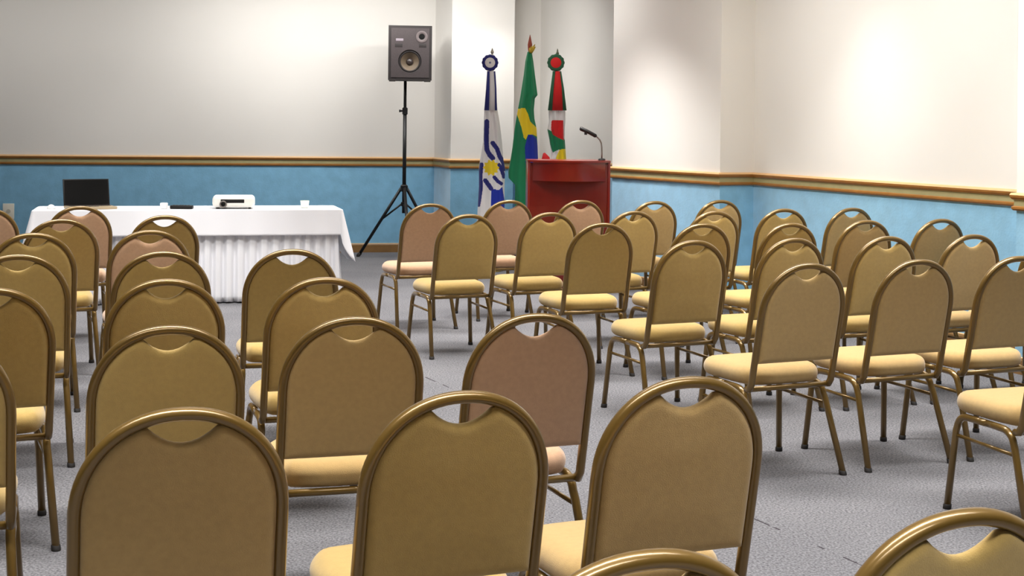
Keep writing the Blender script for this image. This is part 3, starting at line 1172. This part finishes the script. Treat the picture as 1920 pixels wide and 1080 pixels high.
def rosette(root, x, z, R, outer, inner, button):
    bm = bmesh.new()
    seg = 48
    prof = [(R * 0.60, -0.060), (R * 0.80, -0.066), (R, -0.056), (R, -0.050), (R * 0.5, -0.048)]
    rings = []
    for pi_, (r, y) in enumerate(prof):
        ring = []
        for k in range(seg):
            a = 2 * math.pi * k / seg
            rr = r * (1 + (0.035 * math.cos(12 * a) if pi_ in (2, 3) else 0))
            ring.append(bm.verts.new((x + rr * math.cos(a), y + 0.004 * math.cos(24 * a), z + rr * math.sin(a))))
        rings.append(ring)
    for a, b in zip(rings, rings[1:]):
        for k in range(seg):
            bm.faces.new((a[k], a[(k + 1) % seg], b[(k + 1) % seg], b[k]))
    bm.faces.new(rings[-1])
    ro = build('rosette', bm, outer, root)
    bm = bmesh.new()
    lathe(bm, [(R * 0.62, -0.056), (R * 0.62, -0.064), (R * 0.5, -0.068), (0.004, -0.070)], 32, (x, 0, z), 'Y')
    build('rosette_centre', bm, inner, ro, smooth=40)
    if button:
        bm = bmesh.new()
        lathe(bm, [(R * 0.14, -0.068), (R * 0.12, -0.075), (0.003, -0.077)], 16, (x, 0, z), 'Y')
        build('button', bm, button, ro, smooth=40)


def ribbon(root, pts_l, pts_r, y, m):
    """Ribbon tail between a left and a right edge (lists of (x, z)), slightly curved, with thickness."""
    bm = bmesh.new()
    n = len(pts_l)
    fr, bk = [], []
    for (xl, z), (xr, _) in zip(pts_l, pts_r):
        rf, rb = [], []
        for k in range(5):
            q = k / 4
            x = xl + (xr - xl) * q
            b = 0.008 * math.sin(math.pi * q)
            rf.append(bm.verts.new((x, y - b, z)))
            rb.append(bm.verts.new((x, y - b + 0.003, z)))
        fr.append(rf)
        bk.append(rb)
    for i in range(n - 1):
        for k in range(4):
            bm.faces.new((fr[i][k], fr[i][k + 1], fr[i + 1][k + 1], fr[i + 1][k]))
            bm.faces.new((bk[i][k], bk[i + 1][k], bk[i + 1][k + 1], bk[i][k + 1]))
        bm.faces.new((fr[i][0], fr[i + 1][0], bk[i + 1][0], bk[i][0]))
        bm.faces.new((fr[i][4], bk[i][4], bk[i + 1][4], fr[i + 1][4]))
    for i in (0, -1):
        for k in range(4):
            bm.faces.new((fr[i][k], bk[i][k], bk[i][k + 1], fr[i][k + 1]))
    return build('ribbon_tail', bm, m, root)


def edge(px_list, x0):
    return [(xpx(p, q) - x0, zpx(q, p)) for (p, q) in px_list]


def tabl(rows, x0):
    return [(zpx(y, l), xpx(l, y) - x0, xpx(r, y) - x0, d) for (y, l, r, d) in rows]


# --- blue and white flag with the yellow sun
x1 = xpx(920, 300)
f1 = flag_root(x1, 'blue and white striped flag with a yellow sun and blue rosette')
pole(f1, zpx(95, 922), 0.004)
bm = bmesh.new()
lathe(bm, [(0.011, zpx(101, 922)), (0.018, zpx(98, 922)), (0.012, zpx(95, 922)), (0.002, zpx(90, 922))], 14, (0.004, 0, 0))
build('finial', bm, M_POLE, f1, smooth=40)
f1tab = tabl([(118, 914, 924, 0.03), (150, 912, 928, 0.035), (207, 908, 933, 0.042), (230, 907, 937, 0.05), (265, 906, 941, 0.055),
              (300, 900, 944, 0.06), (315, 898, 947, 0.062), (350, 898, 946, 0.06), (385, 896, 946, 0.065), (420, 894, 944, 0.065), (455, 896, 940, 0.06)], x1)
U = lambda p: (xpx(*p) - x1, zpx(p[1], p[0]))
f1_l1 = [U(p) for p in [(913, 228), (912, 262), (913, 280), (918, 290), (924, 296)]]
f1_l2 = [U(p) for p in [(924, 268), (932, 279), (937, 293), (944, 305), (946, 316)]]
f1_l3 = [U(p) for p in [(936, 309), (941, 320), (945, 332)]]
f1_l4 = [U(p) for p in [(910, 338), (916, 346), (921, 353)]]
f1_l5 = [U(p) for p in [(927, 332), (934, 340), (940, 344)]]
f1_l6 = [U(p) for p in [(903, 308), (901, 330), (902, 350), (899, 372), (897, 384)]]
f1_bl = [U(p) for p in [(921, 353), (935, 356), (942, 350), (947, 384), (946, 400), (921, 388)]]
sun = U((921, 314))


def col1(x, z):
    d = math.hypot(x - sun[0], z - sun[1])
    an = math.atan2(z - sun[1], x - sun[0])
    if d < (13.5 + 1.6 * math.cos(10 * an)) / SC:
        return 3
    for pl, wd in ((f1_l1, 4.6), (f1_l2, 4.2), (f1_l3, 3.4), (f1_l4, 4.2), (f1_l5, 3.4), (f1_l6, 3.8)):
        if near_line(pl, x, z, wd / SC):
            return 1
    if inside(f1_bl, x, z):
        return 2
    return 0


drape(f1, f1tab, col1, 7, 0.22)
rosette(f1, xpx(919, 118) - x1, zpx(118, 919), 0.083, M_FB, M_FW, mat('rosette_button', (120, 124, 160), 0.5))
ribbon(f1, edge([(914, 134), (912, 165), (908, 207)], x1), edge([(918, 134), (918, 165), (917, 207)], x1), -0.056, M_FB)
ribbon(f1, edge([(918, 134), (918, 165), (918, 207)], x1), edge([(926, 134), (927, 165), (928, 207)], x1), -0.055, M_FW)
ribbon(f1, edge([(926, 134), (928, 165), (928, 207)], x1), edge([(929, 134), (931, 165), (932, 207)], x1), -0.056, M_FB)

# --- green flag with yellow and blue
x2 = xpx(992, 330)
f2 = flag_root(x2, 'green flag with yellow and blue panel, tallest of the three')
pole(f2, zpx(97, 993), 0.0)
bm = bmesh.new()
lathe(bm, [(0.012, zpx(99, 992)), (0.020, zpx(94, 992)), (0.024, zpx(84, 992)), (0.014, zpx(75, 992)), (0.002, zpx(65, 992))], 14, (-0.006, 0, 0))
build('finial', bm, M_REDW, f2, smooth=40)
bm = bmesh.new()
for k, (a, l) in enumerate([(0.1, 0.07), (0.5, 0.085), (0.9, 0.06), (-0.3, 0.05)]):
    bx, bz = 0.004, zpx(99, 996)
    tube(bm, [(bx, -0.02, bz), (bx + l * 0.55 * math.sin(a), -0.028, bz + l * 0.6), (bx + l * math.sin(a), -0.02, bz + l)], [0.016, 0.013, 0.004], 8)
build('tassel', bm, M_GOLD, f2)
f2tab = tabl([(97, 989, 997, 0.02), (115, 985, 1000, 0.035), (140, 982, 1003, 0.045), (178, 976, 1008, 0.055), (184, 975, 1003, 0.055), (205, 971, 1001, 0.055), (222, 968, 1002, 0.055),
              (240, 965, 1006, 0.06), (275, 961, 1008, 0.065), (300, 957, 1009, 0.065), (322, 953, 1006, 0.065), (345, 954, 1000, 0.06), (385, 962, 994, 0.05), (410, 966, 990, 0.045)], x2)
V = lambda p: (xpx(*p) - x2, zpx(p[1], p[0]))
f2_y = [V(p) for p in [(966, 205), (984, 202), (990, 214), (994, 228), (1008, 241), (1009, 257), (998, 252), (990, 252), (986, 262), (982, 258), (978, 240), (972, 222)]]
f2_b = [V(p) for p in [(990, 252), (998, 253), (1006, 260), (1012, 300), (1010, 335), (990, 340), (986, 320), (984, 275)]]


def col2(x, z):
    if inside(f2_y, x, z):
        return 3
    if inside(f2_b, x, z):
        return 2
    return 4


def hem2(x):
    # the near lobe ends higher than the part that hangs by the pole
    return zpx(334 + max(0, min(1, (x - V((954, 335))[0]) / (16 / SC))) * 16, 960) if x < V((966, 345))[0] else -1


drape(f2, f2tab, col2, 6, 0.25, phase=0.8, hem=hem2)

# --- red, white and green flag
x3 = xpx(1043, 300)
f3 = flag_root(x3, 'red, white and green flag with a red and green rosette')
pole(f3, zpx(97, 1043), 0.0)
bm = bmesh.new()
lathe(bm, [(0.011, zpx(104, 1043)), (0.017, zpx(101, 1043)), (0.010, zpx(97, 1043)), (0.002, zpx(91, 1043))], 14)
build('finial', bm, mat('finial_green', (84, 92, 70), 0.4, metal=0.3), f3, smooth=40)
f3tab = tabl([(118, 1038, 1049, 0.03), (150, 1034, 1053, 0.035), (207, 1028, 1060, 0.045), (225, 1029, 1060, 0.05), (242, 1026, 1059, 0.055),
              (262, 1030, 1059, 0.055), (290, 1034, 1061, 0.055), (300, 1030, 1062, 0.058), (340, 1028, 1064, 0.06), (400, 1028, 1062, 0.06), (440, 1030, 1060, 0.055)], x3)
Wp = lambda p: (xpx(*p) - x3, zpx(p[1], p[0]))
f3_r = [Wp(p) for p in [(1034, 226), (1056, 226), (1057, 263), (1046, 258), (1036, 252), (1033, 243)]]
f3_g = [Wp(p) for p in [(1024, 241), (1034, 246), (1040, 254), (1060, 262), (1064, 278), (1046, 281), (1036, 286), (1031, 270), (1028, 252)]]
f3_y = [Wp(p) for p in [(1050, 279), (1064, 276), (1066, 312), (1048, 310), (1042, 296), (1046, 286)]]
f3_r2 = [Wp(p) for p in [(1020, 320), (1070, 320), (1070, 420), (1020, 420)]]


def col3(x, z):
    if inside(f3_r, x, z) or inside(f3_r2, x, z):
        return 5
    if inside(f3_g, x, z):
        return 4
    if inside(f3_y, x, z):
        return 3
    return 0


drape(f3, f3tab, col3, 7, 0.22, phase=0.4)
rosette(f3, xpx(1042, 118) - x3, zpx(118, 1042), 0.087, M_FDG, M_FR, None)
ribbon(f3, edge([(1036, 134), (1032, 165), (1027, 207)], x3), edge([(1042, 134), (1038, 165), (1036, 207)], x3), -0.056, M_FDG)
ribbon(f3, edge([(1041, 134), (1038, 165), (1035, 207)], x3), edge([(1050, 134), (1053, 165), (1055, 207)], x3), -0.060, M_FR)
ribbon(f3, edge([(1048, 134), (1052, 165), (1054, 207)], x3), edge([(1052, 134), (1057, 165), (1062, 207)], x3), -0.056, M_FDG)
bm = bmesh.new()
zc = zpx(300, 1022)
tube(bm, [(xpx(1024, 330) - x3, -0.03, zpx(345, 1024)), (xpx(1024, 310) - x3, -0.035, zpx(310, 1024)), (xpx(1023, 295) - x3, -0.03, zpx(296, 1023)), (xpx(1020, 287) - x3, -0.02, zpx(287, 1020))], [0.05, 0.055, 0.042, 0.012], 10, oval=(Vector((0, 1, 0)), 0.6))
build('flag_tip', bm, M_FR, f3)
